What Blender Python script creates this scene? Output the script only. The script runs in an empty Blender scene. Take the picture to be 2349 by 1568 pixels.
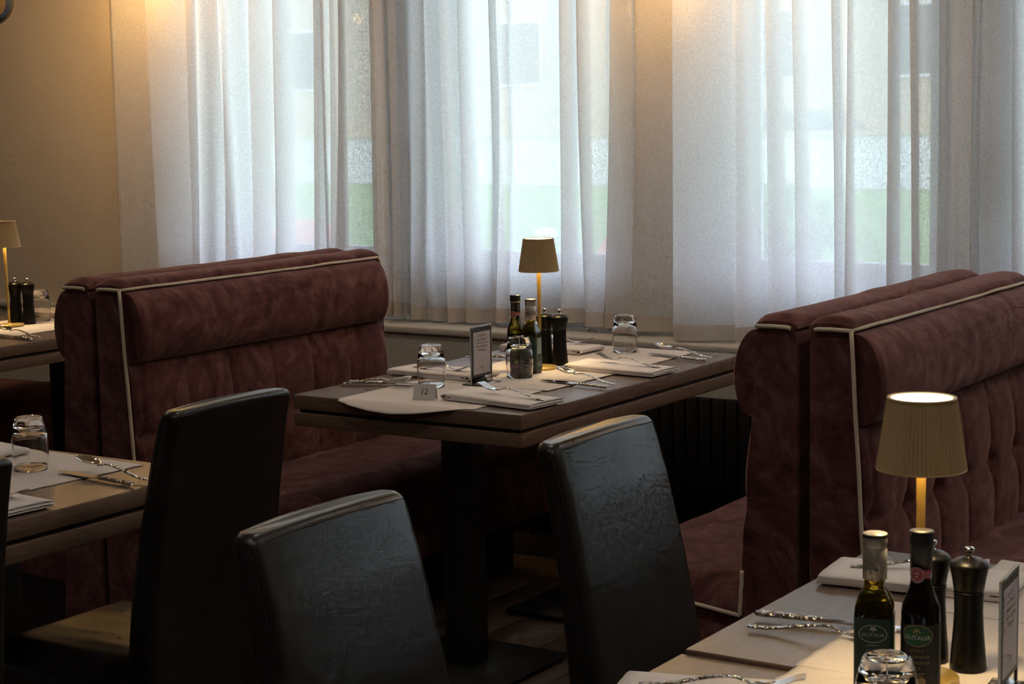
import bpy, bmesh, math, random
from mathutils import Vector, Matrix
random.seed(7)
SC = bpy.context.scene
COL = SC.collection
R = math.radians
PI = math.pi
sin, cos = math.sin, math.cos
ZT = 0.76                      # table top height

# ------------------------------------------------------------------ camera, sky, exposure
cam_d = bpy.data.cameras.new('camera')
cam = bpy.data.objects.new('camera', cam_d)
COL.objects.link(cam)
yaw, pit, roll = R(33.3945), R(7.349), R(-1.0577)
fw = Vector((-sin(yaw) * cos(pit), cos(yaw) * cos(pit), -sin(pit)))
rt = Vector((cos(yaw), sin(yaw), 0))
up = rt.cross(fw)
r2 = rt * cos(roll) + up * sin(roll)
u2 = -rt * sin(roll) + up * cos(roll)
cam.matrix_world = Matrix(((r2.x, u2.x, -fw.x, 2.4289), (r2.y, u2.y, -fw.y, -3.7191), (r2.z, u2.z, -fw.z, 1.5137), (0, 0, 0, 1)))
cam_d.sensor_fit = 'HORIZONTAL'
cam_d.sensor_width = 36.0
cam_d.lens = 4247.12 / 2349 * 36.0
cam_d.clip_start = 0.05
cam_d.clip_end = 300
cam_d.dof.use_dof = True
cam_d.dof.focus_distance = 5.1
cam_d.dof.aperture_fstop = 24.0
SC.camera = cam

world = bpy.data.worlds.new('overcast_sky')
SC.world = world
world.use_nodes = True
bg = world.node_tree.nodes['Background']
bg.inputs[0].default_value = (0.71, 0.825, 1.0, 1)
bg.inputs[1].default_value = 6.9
vs = SC.view_settings
vs.view_transform = 'Standard'
vs.look = 'None'
vs.exposure = 0.36
vs.gamma = 1.0
vs.use_curve_mapping = False
cy = SC.cycles
cy.max_bounces = 8; cy.diffuse_bounces = 3; cy.glossy_bounces = 3; cy.transmission_bounces = 8; cy.transparent_max_bounces = 8
cy.caustics_reflective = False
cy.blur_glossy = 1.0
cy.sample_clamp_indirect = 6.0
cy.adaptive_threshold = .08
cy.light_sampling_threshold = .03
cy.adaptive_min_samples = 12
LAMP_E = 12.0      # table lamp diffusers
DOWN_E = 175.0     # ceiling downlights
GLOBE_E = 230.0    # globe bulbs

# ------------------------------------------------------------------ materials
def mat(name):
    m = bpy.data.materials.new(name)
    m.use_nodes = True
    nt = m.node_tree
    return m, nt, nt.nodes['Principled BSDF']

def node(nt, typ, **kw):
    n = nt.nodes.new(typ)
    for k, v in kw.items():
        if k in n.inputs:
            n.inputs[k].default_value = v
        else:
            setattr(n, k, v)
    return n

def coords(nt, scale=(1, 1, 1), kind='Object', rot=(0, 0, 0)):
    tc = node(nt, 'ShaderNodeTexCoord')
    mp = node(nt, 'ShaderNodeMapping')
    mp.inputs['Scale'].default_value = scale
    mp.inputs['Rotation'].default_value = rot
    nt.links.new(tc.outputs[kind], mp.inputs['Vector'])
    return mp.outputs['Vector']

def ramp(nt, fac, stops):
    r = node(nt, 'ShaderNodeValToRGB')
    el = r.color_ramp.elements
    while len(el) > 1:
        el.remove(el[-1])
    el[0].position = stops[0][0]
    el[0].color = (*stops[0][1], 1)
    for p, c in stops[1:]:
        e = el.new(p)
        e.color = (*c, 1)
    nt.links.new(fac, r.inputs['Fac'])
    return r.outputs['Color']

def noise(nt, vec, scale, detail=4, rough=.5, dist=0):
    n = node(nt, 'ShaderNodeTexNoise')
    n.inputs['Scale'].default_value = scale
    n.inputs['Detail'].default_value = detail
    n.inputs['Roughness'].default_value = rough
    n.inputs['Distortion'].default_value = dist
    nt.links.new(vec, n.inputs['Vector'])
    return n.outputs['Fac']

def bump(nt, bs, h, strength=.3, dist=.002):
    b = node(nt, 'ShaderNodeBump')
    b.inputs['Strength'].default_value = strength
    b.inputs['Distance'].default_value = dist
    nt.links.new(h, b.inputs['Height'])
    nt.links.new(b.outputs['Normal'], bs.inputs['Normal'])

def simple(name, c, rough=.5, metal=0, spec=.5, bump_s=0, bscale=200, var=0):
    m, nt, b = mat(name)
    b.inputs['Base Color'].default_value = (*c, 1)
    b.inputs['Roughness'].default_value = rough
    b.inputs['Metallic'].default_value = metal
    b.inputs['Specular IOR Level'].default_value = spec
    v = coords(nt)
    if var:
        n = noise(nt, v, 6, 4)
        col = ramp(nt, n, [(.3, tuple(x * (1 - var) for x in c)), (.7, tuple(min(1, x * (1 + var)) for x in c))])
        nt.links.new(col, b.inputs['Base Color'])
    if bump_s:
        bump(nt, b, noise(nt, v, bscale, 4, .6), bump_s)
    return m

def emit(name, c, s):
    m = bpy.data.materials.new(name)
    m.use_nodes = True
    nt = m.node_tree
    nt.nodes.clear()
    e = node(nt, 'ShaderNodeEmission')
    e.inputs[0].default_value = (*c, 1)
    e.inputs[1].default_value = s
    o = node(nt, 'ShaderNodeOutputMaterial')
    nt.links.new(e.outputs[0], o.inputs[0])
    return m

def glass(name, c=(1, 1, 1), rough=0, ior=1.47):
    m, nt, b = mat(name)
    b.inputs['Base Color'].default_value = (*c, 1)
    b.inputs['Roughness'].default_value = rough
    b.inputs['IOR'].default_value = ior
    b.inputs['Transmission Weight'].default_value = 1
    return m

def thin_clear(name, c=(.95, .97, .97), refl=.08):
    m = bpy.data.materials.new(name)
    m.use_nodes = True
    nt = m.node_tree
    nt.nodes.clear()
    t = node(nt, 'ShaderNodeBsdfTransparent')
    t.inputs[0].default_value = (*c, 1)
    g = node(nt, 'ShaderNodeBsdfGlossy')
    g.inputs['Roughness'].default_value = .02
    fr = node(nt, 'ShaderNodeFresnel')
    fr.inputs[0].default_value = 1.45
    mx = node(nt, 'ShaderNodeMixShader')
    o = node(nt, 'ShaderNodeOutputMaterial')
    nt.links.new(fr.outputs[0], mx.inputs[0])
    nt.links.new(t.outputs[0], mx.inputs[1])
    nt.links.new(g.outputs[0], mx.inputs[2])
    nt.links.new(mx.outputs[0], o.inputs[0])
    return m

def wood_mat(name, dark, light, stretch, rough=.4, sc=1.0, coat=0):
    m, nt, b = mat(name)
    v = coords(nt, stretch)
    n = noise(nt, v, 9 * sc, 8, .62, 1.2)
    n2 = noise(nt, v, 40 * sc, 6, .7, .3)
    mx = node(nt, 'ShaderNodeMix', data_type='FLOAT')
    mx.inputs[0].default_value = .4
    nt.links.new(n, mx.inputs[2])
    nt.links.new(n2, mx.inputs[3])
    col = ramp(nt, mx.outputs[0], [(.33, dark), (.5, tuple((a + c) / 2 for a, c in zip(dark, light))), (.66, light)])
    nt.links.new(col, b.inputs['Base Color'])
    b.inputs['Roughness'].default_value = rough
    b.inputs['Coat Weight'].default_value = coat
    b.inputs['Coat Roughness'].default_value = .25
    bump(nt, b, n2, .15, .001)
    return m

def velvet_mat():
    m, nt, b = mat('marbled_burgundy_velvet')
    v = coords(nt)
    n = noise(nt, v, 3.4, 5, .62, 4.2)
    w = noise(nt, v, 9, 4, .6, 3.0)
    mx = node(nt, 'ShaderNodeMix', data_type='FLOAT')
    mx.inputs[0].default_value = .35
    nt.links.new(n, mx.inputs[2])
    nt.links.new(w, mx.inputs[3])
    col = ramp(nt, mx.outputs[0], [(.36, (.045, .013, .013)), (.45, (.084, .027, .026)), (.53, (.118, .045, .042)), (.63, (.180, .085, .078))])
    nt.links.new(col, b.inputs['Base Color'])
    b.inputs['Roughness'].default_value = .85
    b.inputs['Specular IOR Level'].default_value = .15
    b.inputs['Sheen Weight'].default_value = .42
    b.inputs['Sheen Roughness'].default_value = .45
    b.inputs['Sheen Tint'].default_value = (.75, .45, .42, 1)
    bump(nt, b, noise(nt, v, 420, 3, .6), .25, .001)
    return m

def leather_mat():
    m, nt, b = mat('dark_brown_leather')
    v = coords(nt)
    n = noise(nt, v, 14, 5, .6, 1.5)
    col = ramp(nt, n, [(.3, (.010, .009, .009)), (.7, (.021, .018, .016))])
    nt.links.new(col, b.inputs['Base Color'])
    b.inputs['Roughness'].default_value = .32
    b.inputs['Specular IOR Level'].default_value = .50
    vo = node(nt, 'ShaderNodeTexVoronoi', feature='DISTANCE_TO_EDGE')
    vo.inputs['Scale'].default_value = 260
    nt.links.new(v, vo.inputs['Vector'])
    n2 = noise(nt, v, 90, 6, .65, 1.5)
    mx = node(nt, 'ShaderNodeMix', data_type='FLOAT')
    mx.inputs[0].default_value = .7
    nt.links.new(vo.outputs['Distance'], mx.inputs[2])
    nt.links.new(n2, mx.inputs[3])
    bump(nt, b, mx.outputs[0], .11, .0015)
    return m

def cloth_mat(name, c, weave=900, rough=.9, s=.25):
    m, nt, b = mat(name)
    v = coords(nt)
    n = noise(nt, v, 9, 4, .6, .6)
    col = ramp(nt, n, [(.3, tuple(x * .93 for x in c)), (.7, c)])
    nt.links.new(col, b.inputs['Base Color'])
    b.inputs['Roughness'].default_value = rough
    b.inputs['Specular IOR Level'].default_value = .2
    b.inputs['Sheen Weight'].default_value = .1
    bump(nt, b, noise(nt, v, weave, 2, .5), s, .0008)
    return m

def curtain_mat(name, transp, c=(.90, .90, .91), trans_share=.62):
    m = bpy.data.materials.new(name)
    m.use_nodes = True
    nt = m.node_tree
    nt.nodes.clear()
    v = coords(nt, (260, 260, 150))
    n = noise(nt, v, 1.0, 1, .7)
    tf = node(nt, 'ShaderNodeMapRange')
    tf.inputs['From Min'].default_value = .3
    tf.inputs['From Max'].default_value = .7
    tf.inputs['To Min'].default_value = max(0, transp - .13)
    tf.inputs['To Max'].default_value = transp + .13
    nt.links.new(n, tf.inputs['Value'])
    d = node(nt, 'ShaderNodeBsdfDiffuse')
    d.inputs[0].default_value = (*c, 1)
    tl = node(nt, 'ShaderNodeBsdfTranslucent')
    tl.inputs[0].default_value = (*c, 1)
    m1 = node(nt, 'ShaderNodeMixShader')
    m1.inputs[0].default_value = trans_share
    nt.links.new(d.outputs[0], m1.inputs[1])
    nt.links.new(tl.outputs[0], m1.inputs[2])
    tr = node(nt, 'ShaderNodeBsdfTransparent')
    m2 = node(nt, 'ShaderNodeMixShader')
    nt.links.new(tf.outputs[0], m2.inputs[0])
    nt.links.new(m1.outputs[0], m2.inputs[1])
    nt.links.new(tr.outputs[0], m2.inputs[2])
    o = node(nt, 'ShaderNodeOutputMaterial')
    nt.links.new(m2.outputs[0], o.inputs[0])
    return m

def hammered_steel():
    m, nt, b = mat('hammered_steel')
    b.inputs['Base Color'].default_value = (.72, .70, .68, 1)
    b.inputs['Metallic'].default_value = 1
    b.inputs['Roughness'].default_value = .14
    v = coords(nt)
    vo = node(nt, 'ShaderNodeTexVoronoi')
    vo.inputs['Scale'].default_value = 190
    nt.links.new(v, vo.inputs['Vector'])
    bump(nt, b, vo.outputs['Distance'], .9, .004)
    return m

def plaster(name, c, s=.25):
    m, nt, b = mat(name)
    v = coords(nt)
    n = noise(nt, v, 2.2, 5, .6, .4)
    col = ramp(nt, n, [(.3, tuple(x * .93 for x in c)), (.7, c)])
    nt.links.new(col, b.inputs['Base Color'])
    b.inputs['Roughness'].default_value = .8
    mx = node(nt, 'ShaderNodeMath', operation='ADD')
    nt.links.new(noise(nt, v, 60, 5, .6, .5), mx.inputs[0])
    nt.links.new(noise(nt, v, 7, 3, .5), mx.inputs[1])
    bump(nt, b, mx.outputs[0], s, .006)
    return m

M = {}
M['wall'] = plaster('warm_beige_plaster', (.70, .63, .52))
M['pier'] = plaster('white_window_masonry', (.84, .84, .84), .1)
M['ceiling'] = simple('ceiling_paint', (.62, .57, .50), .85, bump_s=.1, bscale=60)
M['room'] = plaster('room_plaster', (.22, .17, .12), .15)
M['parapet'] = plaster('grey_parapet_plaster', (.50, .49, .44), .5)
M['sill'] = plaster('sill_paint', (.52, .51, .48), .35)
M['velvet'] = velvet_mat()
M['leather'] = leather_mat()
M['thread'] = simple('dark_thread', (.008, .007, .006), .7)
M['piping'] = cloth_mat('cream_piping', (.70, .60, .47), 600)
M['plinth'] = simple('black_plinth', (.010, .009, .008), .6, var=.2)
M['tabletop'] = wood_mat('taupe_oak_top', (.135, .098, .078), (.215, .165, .138), (6, .9, 6), .33)
M['tableedge'] = wood_mat('brown_oak_edge', (.115, .068, .045), (.26, .165, .115), (2, 1.2, 26), .5)
M['blackgap'] = simple('black_core', (.006, .006, .006), .6)
M['blacksteel'] = simple('black_powder_steel', (.016, .015, .014), .45, .0, .4, bump_s=.1, bscale=500)
M['slat'] = simple('black_slat', (.006, .006, .006), .6, 0, .2, var=.2)
M['floor'] = wood_mat('dark_floor_boards', (.075, .050, .038), (.150, .105, .080), (8, .8, 8), .45)
M['baseboard'] = wood_mat('brown_baseboard', (.05, .03, .02), (.10, .06, .04), (1, 8, 8), .5)
M['mat'] = cloth_mat('placemat_cotton', (.72, .65, .61))
M['napkin'] = cloth_mat('napkin_cotton', (.83, .77, .75))
M['paper'] = simple('white_card', (.66, .62, .60), .7)
M['ink'] = simple('black_ink', (.012, .012, .012), .6)
M['greyprint'] = simple('grey_print', (.22, .21, .21), .6)
M['printborder'] = simple('dark_print_border', (.035, .03, .028), .5)
M['printpaper'] = simple('speckled_print_paper', (.52, .46, .46), .6, var=.12)
M['acrylic'] = thin_clear('clear_acrylic')
M['steel'] = simple('polished_steel', (.72, .70, .68), .10, 1)
M['hammer'] = hammered_steel()
M['millblack'] = simple('satin_black_mill', (.004, .004, .004), .34, 0, .22)
M['gold'] = simple('brushed_gold', (.60, .41, .12), .40, .55)
M['shade'] = simple('champagne_shade', (.52, .38, .20), .45, .1, .4)
M['shadein'] = simple('shade_lining', (.75, .65, .45), .6)
M['diff'] = emit('lamp_diffuser', (1, .80, .50), LAMP_E)
M['ledring'] = emit('lamp_led_ring', (1, .72, .34), 120.0)
M['glass'] = glass('tumbler_glass')
M['oilglass'] = glass('olive_green_bottle_glass', (.30, .27, .04), 0, 1.5)
M['balsglass'] = simple('black_vinegar_glass', (.006, .004, .003), .06, 0, .6)
M['balsglass2'] = glass('green_vinegar_glass', (.24, .22, .03), 0, 1.5)
M['capsilver'] = simple('matte_silver_cap', (.42, .38, .33), .38, .55)
M['capblack'] = simple('black_cap', (.010, .010, .010), .35)
M['caprim'] = simple('gold_cap_rim', (.40, .28, .12), .4, .7)
M['labelgreen'] = simple('dark_green_label', (.008, .035, .022), .5, var=.1)
M['labelblack'] = simple('black_label', (.008, .007, .007), .45)
M['ovalgreen'] = simple('green_oval_print', (.012, .095, .040), .45)
M['printgold'] = simple('gold_print', (.34, .25, .11), .45, .2)
M['printsilver'] = simple('silver_print', (.42, .42, .38), .45, .2)
M['printwhite'] = simple('white_print', (.62, .62, .60), .5)
M['red'] = simple('red_seal_print', (.34, .035, .05), .5)
M['purple'] = simple('purple_print', (.09, .03, .13), .5)
M['infolabel'] = simple('pale_info_label', (.34, .40, .36), .6)
M['frame'] = simple('white_window_frame', (.80, .82, .84), .4)
M['pane'] = thin_clear('window_pane', (.97, .98, .98))
M['curtain'] = curtain_mat('sheer_white_curtain', .115, (.95, .95, .96), .60)
M['hem'] = curtain_mat('shade_tinted_hem', .03, (.78, .71, .65), .35)  # doubled curtain cloth; beige tint paints in the missing backlight
M['globe'] = thin_clear('amber_globe_glass', (1, .86, .62))
M['bulb'] = emit('warm_bulb', (1, .62, .25), GLOBE_E)
M['down'] = emit('downlight_disc', (1, .89, .76), DOWN_E)
M['grass'] = simple('lawn_grass', (.10, .20, .045), .9, var=.3)
M['road'] = simple('asphalt', (.20, .20, .20), .9, var=.1)
M['facade'] = simple('pale_facade', (.46, .38, .27), .8, var=.05)
M['facade2'] = simple('sand_facade', (.50, .36, .24), .8, var=.05)
M['extwhite'] = simple('exterior_white', (.60, .60, .60), .5)
M['dkglass'] = simple('dark_window_glass', (.04, .05, .06), .1)
M['leaf'] = simple('shrub_leaf', (.06, .15, .03), .8, var=.4)
M['terra'] = simple('salmon_terrace_seat', (.50, .20, .17), .7, var=.1)
M['brownwood'] = simple('weathered_brown_wood', (.30, .16, .08), .7, var=.2)
M['carpaint'] = simple('silver_car_paint', (.55, .57, .60), .3, .3)
M['tyre'] = simple('tyre_rubber', (.02, .02, .02), .8)

# ------------------------------------------------------------------ mesh helpers
class MB:
    def __init__(s):
        s.v = []; s.f = []; s.sm = []
    def add(s, vs, fs, smooth=False):
        o = len(s.v)
        s.v += [tuple(p) for p in vs]
        s.f += [tuple(i + o for i in f) for f in fs]
        s.sm += [smooth] * len(fs)
        return s
    def box(s, x0, x1, y0, y1, z0, z1):
        v = [(x, y, z) for x in (x0, x1) for y in (y0, y1) for z in (z0, z1)]
        return s.add(v, [(0, 1, 3, 2), (4, 6, 7, 5), (0, 4, 5, 1), (2, 3, 7, 6), (0, 2, 6, 4), (1, 5, 7, 3)])
    def rbox(s, x0, x1, y0, y1, z0, z1, r=.005, seg=2):
        bm = bmesh.new()
        bmesh.ops.create_cube(bm, size=1)
        for p in bm.verts:
            p.co = Vector(((x0 + x1) / 2 + p.co.x * (x1 - x0), (y0 + y1) / 2 + p.co.y * (y1 - y0), (z0 + z1) / 2 + p.co.z * (z1 - z0)))
        bmesh.ops.bevel(bm, geom=bm.edges[:], offset=r, segments=seg, profile=.5, affect='EDGES')
        return s.bm(bm, True)
    def bm(s, bm, smooth=False):
        bm.verts.index_update()
        s.add([p.co for p in bm.verts], [[q.index for q in f.verts] for f in bm.faces], smooth)
        bm.free()
        return s
    def loops(s, L, closed=True, caps=True, smooth=True, ringclosed=False):
        """list of equally long vertex rings"""
        n = len(L[0]); o = len(s.v)
        for l in L:
            s.v += [tuple(p) for p in l]
        m = len(L)
        for i in range(m if ringclosed else m - 1):
            a = o + i * n; b = o + ((i + 1) % m) * n
            for j in range(n if closed else n - 1):
                k = (j + 1) % n
                s.f.append((a + j, a + k, b + k, b + j)); s.sm.append(smooth)
        if caps and closed and not ringclosed:
            s.f.append(tuple(o + j for j in reversed(range(n)))); s.sm.append(False)
            s.f.append(tuple(o + (m - 1) * n + j for j in range(n))); s.sm.append(False)
        return s
    def lathe(s, prof, n=40, c=(0, 0, 0), caps=True, sq=None):
        """sq: squareness 0..1 per profile point"""
        L = []
        for i, (r, z) in enumerate(prof):
            q = sq[i] if sq else 0
            ring = []
            for k in range(n):
                a = 2 * PI * k / n
                cc, ss = cos(a), sin(a)
                e = 1.0
                if q:
                    p = 2 + q * 6
                    e = (abs(cc) ** p + abs(ss) ** p) ** (-1 / p)
                ring.append((c[0] + r * e * cc, c[1] + r * e * ss, c[2] + z))
            L.append(ring)
        return s.loops(L, True, caps)
    def tube(s, pts, rad, n=8, caps=True):
        pts = [Vector(p) for p in pts]
        L = []
        for i, p in enumerate(pts):
            d = (pts[min(i + 1, len(pts) - 1)] - pts[max(i - 1, 0)]).normalized()
            a = d.orthogonal().normalized() if i == 0 else (pa - d * pa.dot(d)).normalized()
            pa = a
            b = d.cross(a)
            r = rad[i] if isinstance(rad, (list, tuple)) else rad
            L.append([p + (a * cos(2 * PI * k / n) + b * sin(2 * PI * k / n)) * r for k in range(n)])
        return s.loops(L, True, caps)
    def prism(s, poly, y0, y1, smooth=False):
        """polygon of (x,z), extruded along y"""
        return s.loops([[(x, y0, z) for x, z in poly], [(x, y1, z) for x, z in poly]], True, True, smooth)
    def grid(s, fn, nu, nv, smooth=True):
        o = len(s.v)
        for i in range(nu + 1):
            for j in range(nv + 1):
                s.v.append(tuple(fn(i / nu, j / nv)))
        for i in range(nu):
            for j in range(nv):
                a = o + i * (nv + 1) + j
                s.f.append((a, a + nv + 1, a + nv + 2, a + 1)); s.sm.append(smooth)
        return s
    def sheet(s, fn, nu, nv, t, smooth=True):
        """grid with thickness t downward in z"""
        o = len(s.v)
        for k in (0, 1):
            for i in range(nu + 1):
                for j in range(nv + 1):
                    p = fn(i / nu, j / nv)
                    s.v.append((p[0], p[1], p[2] - k * t))
        w = nv + 1; h = (nu + 1) * w
        for i in range(nu):
            for j in range(nv):
                a = o + i * w + j
                s.f += [(a, a + w, a + w + 1, a + 1), (a + h, a + h + 1, a + h + w + 1, a + h + w)]
                s.sm += [smooth] * 2
        for i in range(nu):
            for j in (0, nv):
                a = o + i * w + j
                s.f.append((a, a + h, a + h + w, a + w) if j == 0 else (a, a + w, a + h + w, a + h)); s.sm.append(False)
        for j in range(nv):
            for i in (0, nu):
                a = o + i * w + j
                s.f.append((a, a + 1, a + h + 1, a + h) if i == 0 else (a, a + h, a + h + 1, a + 1)); s.sm.append(False)
        return s
    def mirror_x(s):
        s.v = [(-x, y, z) for x, y, z in s.v]
        s.f = [tuple(reversed(f)) for f in s.f]
        return s
    def map(s, fn):
        s.v = [tuple(fn(*p)) for p in s.v]
        return s
    def mesh(s, name, m):
        me = bpy.data.meshes.new(name)
        me.from_pydata(s.v, [], s.f)
        bm = bmesh.new(); bm.from_mesh(me)
        bmesh.ops.recalc_face_normals(bm, faces=bm.faces[:])
        bm.to_mesh(me); bm.free()
        if len(s.sm) == len(me.polygons):
            me.polygons.foreach_set('use_smooth', s.sm)
        me.materials.append(M[m] if isinstance(m, str) else m)
        me.update()
        return me
    def obj(s, name, m, parent=None, loc=(0, 0, 0), rot=(0, 0, 0)):
        return link(name, s.mesh(name, m), parent, loc, rot)

def link(name, data, parent=None, loc=(0, 0, 0), rot=(0, 0, 0)):
    o = bpy.data.objects.new(name, data)
    COL.objects.link(o)
    o.location = loc; o.rotation_euler = rot
    if parent:
        o.parent = parent
    return o

def tag(o, label, cat, group=None, kind=None):
    if label: o['label'] = label
    if cat: o['category'] = cat
    if group: o['group'] = group
    if kind: o['kind'] = kind
    return o

def thing(name, label, cat, loc=(0, 0, 0), rz=0, group=None):
    o = link(name, None, None, loc, (0, 0, rz))
    o.empty_display_size = .05
    return tag(o, label, cat, group)

def struct(name, mb, m, parent=None):
    o = mb.obj(name, m, parent)
    if not parent:
        o['kind'] = 'structure'
    return o

def copy_tree(o, parent=None):
    c = o.copy(); COL.objects.link(c)
    if parent: c.parent = parent
    for ch in list(o.children):
        copy_tree(ch, c)
    return c

def place(proto, used, label, loc, rz=0):
    """first call uses the prototype itself, later ones copy it with its parts"""
    o = proto if not used else copy_tree(proto)
    used.append(1)
    o.location = loc; o.rotation_euler = (0, 0, rz)
    o['label'] = label
    return o

def text_mesh(body, size, spacing=1.0, line=1.0):
    cu = bpy.data.curves.new('lettering', 'FONT')
    cu.body = body; cu.size = size
    cu.align_x = 'CENTER'; cu.align_y = 'CENTER'
    cu.space_character = spacing; cu.space_line = line
    cu.resolution_u = 2
    t = bpy.data.objects.new('lettering', cu)
    COL.objects.link(t)
    bpy.context.view_layer.update()
    dg = bpy.context.evaluated_depsgraph_get()
    me = bpy.data.meshes.new_from_object(t.evaluated_get(dg))
    bpy.data.objects.remove(t); bpy.data.curves.remove(cu)
    return [tuple(v.co) for v in me.vertices], [tuple(p.vertices) for p in me.polygons]

def lettering(name, body, size, m, parent, fn, **kw):
    """fn maps flat (x, y) onto the carrying surface"""
    vs_, fs_ = text_mesh(body, size, **kw)
    mb = MB()
    mb.v = [tuple(fn(p[0], p[1])) for p in vs_]
    mb.f = fs_; mb.sm = [False] * len(fs_)
    return mb.obj(name, m, parent)

def smoothstep(a, b, x):
    t = max(0, min(1, (x - a) / (b - a)))
    return t * t * (3 - 2 * t)

def hsh(x, y=0.0):
    v = sin(x * 127.1 + y * 311.7) * 43758.5453
    return v - math.floor(v)

def vnoise(x, y=0.0):
    ix, iy = math.floor(x), math.floor(y)
    fx, fy = x - ix, y - iy
    fx = fx * fx * (3 - 2 * fx); fy = fy * fy * (3 - 2 * fy)
    a = hsh(ix, iy); b = hsh(ix + 1, iy); c = hsh(ix, iy + 1); d = hsh(ix + 1, iy + 1)
    return (a + (b - a) * fx) * (1 - fy) + (c + (d - c) * fx) * fy

# ------------------------------------------------------------------ room shell
XL, XR, YF, YB, ZC = -4.6, 5.4, -6.2, 1.42, 2.75
fl = struct('floor', MB().box(XL, XR, YF, YB + .1, -.06, -.004), 'floor')
plank_meshes = [MB().rbox(-.098, .098, -.598, .598, -.012, 0, .0025, 1).mesh('plank', 'floor') for _ in range(1)]
for i in range(-13, 9):
    off = (i % 3) * .4
    for j in range(-3, 3):
        y = j * 1.2 + off - .6
        if y - .6 > YB or y + .6 < -2.6:
            continue
        y1 = min(y + .598, YB - .03)
        if y1 < y + .5:
            p = MB().rbox(-.098, .098, -.598, y1 - y, -.012, 0, .0025, 1).obj('plank', 'floor', fl, (i * .2, y, 0))
        else:
            p = link('plank', plank_meshes[0], fl, (i * .2, y, 0))
struct('ceiling', MB().box(XL, XR, YF, YB + .5, ZC, ZC + .08), 'ceiling')
struct('wall_left', MB().box(XL - .1, XL, YF, YB + .5, 0, ZC), 'room')
struct('wall_right', MB().box(XR, XR + .1, YF, YB + .5, 0, ZC), 'room')
struct('wall_front', MB().box(XL, XR, YF - .1, YF, 0, ZC), 'room')
# window wall: parapet, head and piers around the openings
SILL, WB, WT, YW, YG, YO = .752, .86, 2.42, 1.64, 1.80, 1.90
OPEN = [(-2.50, -1.63), (-1.44, -.58), (-.31, .47), (.67, 1.52), (1.74, 2.60), (2.82, 3.68), (3.90, 4.76)]
wb = MB()
wb.box(XL, OPEN[0][0] - .30, YB + .04, YW, SILL, ZC)    # plain stretch of wall left of the curtains
struct('wall_back', wb, 'wall')
wb = MB()                                               # white masonry around the window openings
wb.box(XL, XR, YW, YO, 0, WB)
wb.box(XL, XR, YW, YO, WT, ZC)
xs = [XL] + [q for o_ in OPEN for q in o_] + [XR]
for k in range(0, len(xs), 2):
    wb.box(xs[k], xs[k + 1], YW, YO, WB, WT)
struct('wall_window', wb, 'pier')
struct('wall_parapet', MB().box(XL, XR, YB, YW, 0, SILL - .022), 'parapet')
sl = MB().rbox(XL, XR, YB - .012, YW + .002, SILL - .026, SILL, .006, 2)
struct('trim_1', sl, 'sill')
struct('baseboard_back', MB().rbox(XL, XR, YB - .018, YB, 0, .095, .004, 2), 'baseboard')

# windows
for n, (a, b) in enumerate(OPEN):
    w = MB()
    t = .055
    w.rbox(a, b, YG - .05, YG + .03, WB, WB + .09, .006)
    w.rbox(a, b, YG - .05, YG + .03, WT - .09, WT, .006)
    w.rbox(a, a + t, YG - .05, YG + .03, WB + .088, WT - .088, .006)
    w.rbox(b - t, b, YG - .05, YG + .03, WB + .088, WT - .088, .006)
    wo = struct('window_%d' % (n + 1), w, 'frame')
    s_ = MB()
    s_.rbox(a + t, b - t, YG - .065, YG + .01, WB + .092, WB + .132, .006)
    s_.rbox(a + t, b - t, YG - .065, YG + .01, WT - .132, WT - .092, .006)
    s_.rbox(a + t, a + t + .04, YG - .065, YG + .01, WB + .13, WT - .13, .006)
    s_.rbox(b - t - .04, b - t, YG - .065, YG + .01, WB + .13, WT - .13, .006)
    s_.obj('sash', 'frame', wo)
    MB().box(a + t + .038, b - t - .038, YG - .024, YG - .018, WB + .128, WT - .128).obj('pane', 'pane', wo)
    h = MB().rbox(a + t + .010, a + t + .028, YG - .10, YG - .064, 1.34, 1.40, .004)
    h.rbox(a + t + .011, a + t + .027, YG - .112, YG - .098, 1.20, 1.40, .005)
    h.obj('handle', 'steel', wo)
    MB().rbox(a - .01, b + .01, YW - .015, YG - .04, WB - .012, WB + .012, .005).obj('stool', 'frame', wo)

# black slatted panel under the ledge
pn = thing('radiator_cover', 'black vertical slat radiator cover along the wall under the window ledge', 'radiator cover', (0, YB, 0))
MB().box(-1.9, 3.2, -.012, -.002, .10, .585).obj('backing', 'blackgap', pn)
sme = MB().rbox(-.019, .019, -.028, -.011, .10, .585, .003, 1).mesh('slat', 'slat')
x = -1.88
while x < 3.19:
    link('slat', sme, pn, (x, 0, 0)); x += .046

# ------------------------------------------------------------------ outdoors (seen through the curtains)
struct('ground', MB().box(-60, 40, 1.95, 90, -.35, -.20), 'grass')
struct('road', MB().box(-60, 40, 30, 38, -.2, -.17), 'road')
bd = thing('building', 'pale long building across the road behind the curtains', 'building', (-20, 44, -.2))
MB().box(-34, 30, 0, 8, 0, 9).obj('wall', 'facade', bd)
MB().box(-34, 30, -.05, 0, 0, 1.1).obj('base_course', 'facade2', bd)
MB().prism([(-34.5, 9), (30.5, 9), (30.5, 9.4), (-34.5, 9.4)], -.6, 8.6).obj('roof', 'facade2', bd)
for i in range(14):
    f_ = MB().box(-31 + i * 4.3, -29.2 + i * 4.3, -.08, -.02, 2.2, 4.2).obj('window', 'extwhite', bd)
    MB().box(-30.9 + i * 4.3, -29.3 + i * 4.3, -.10, -.07, 2.3, 4.1).obj('pane', 'dkglass', f_)
fe = thing('boundary_wall', 'low white garden wall running along the road', 'wall', (-20, 29, -.2))
MB().box(-30, 30, 0, .25, 0, 1.0).obj('wall', 'extwhite', fe)
MB().box(-30, 30, -.05, .3, 1.0, 1.08).obj('coping', 'facade', fe)

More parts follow.
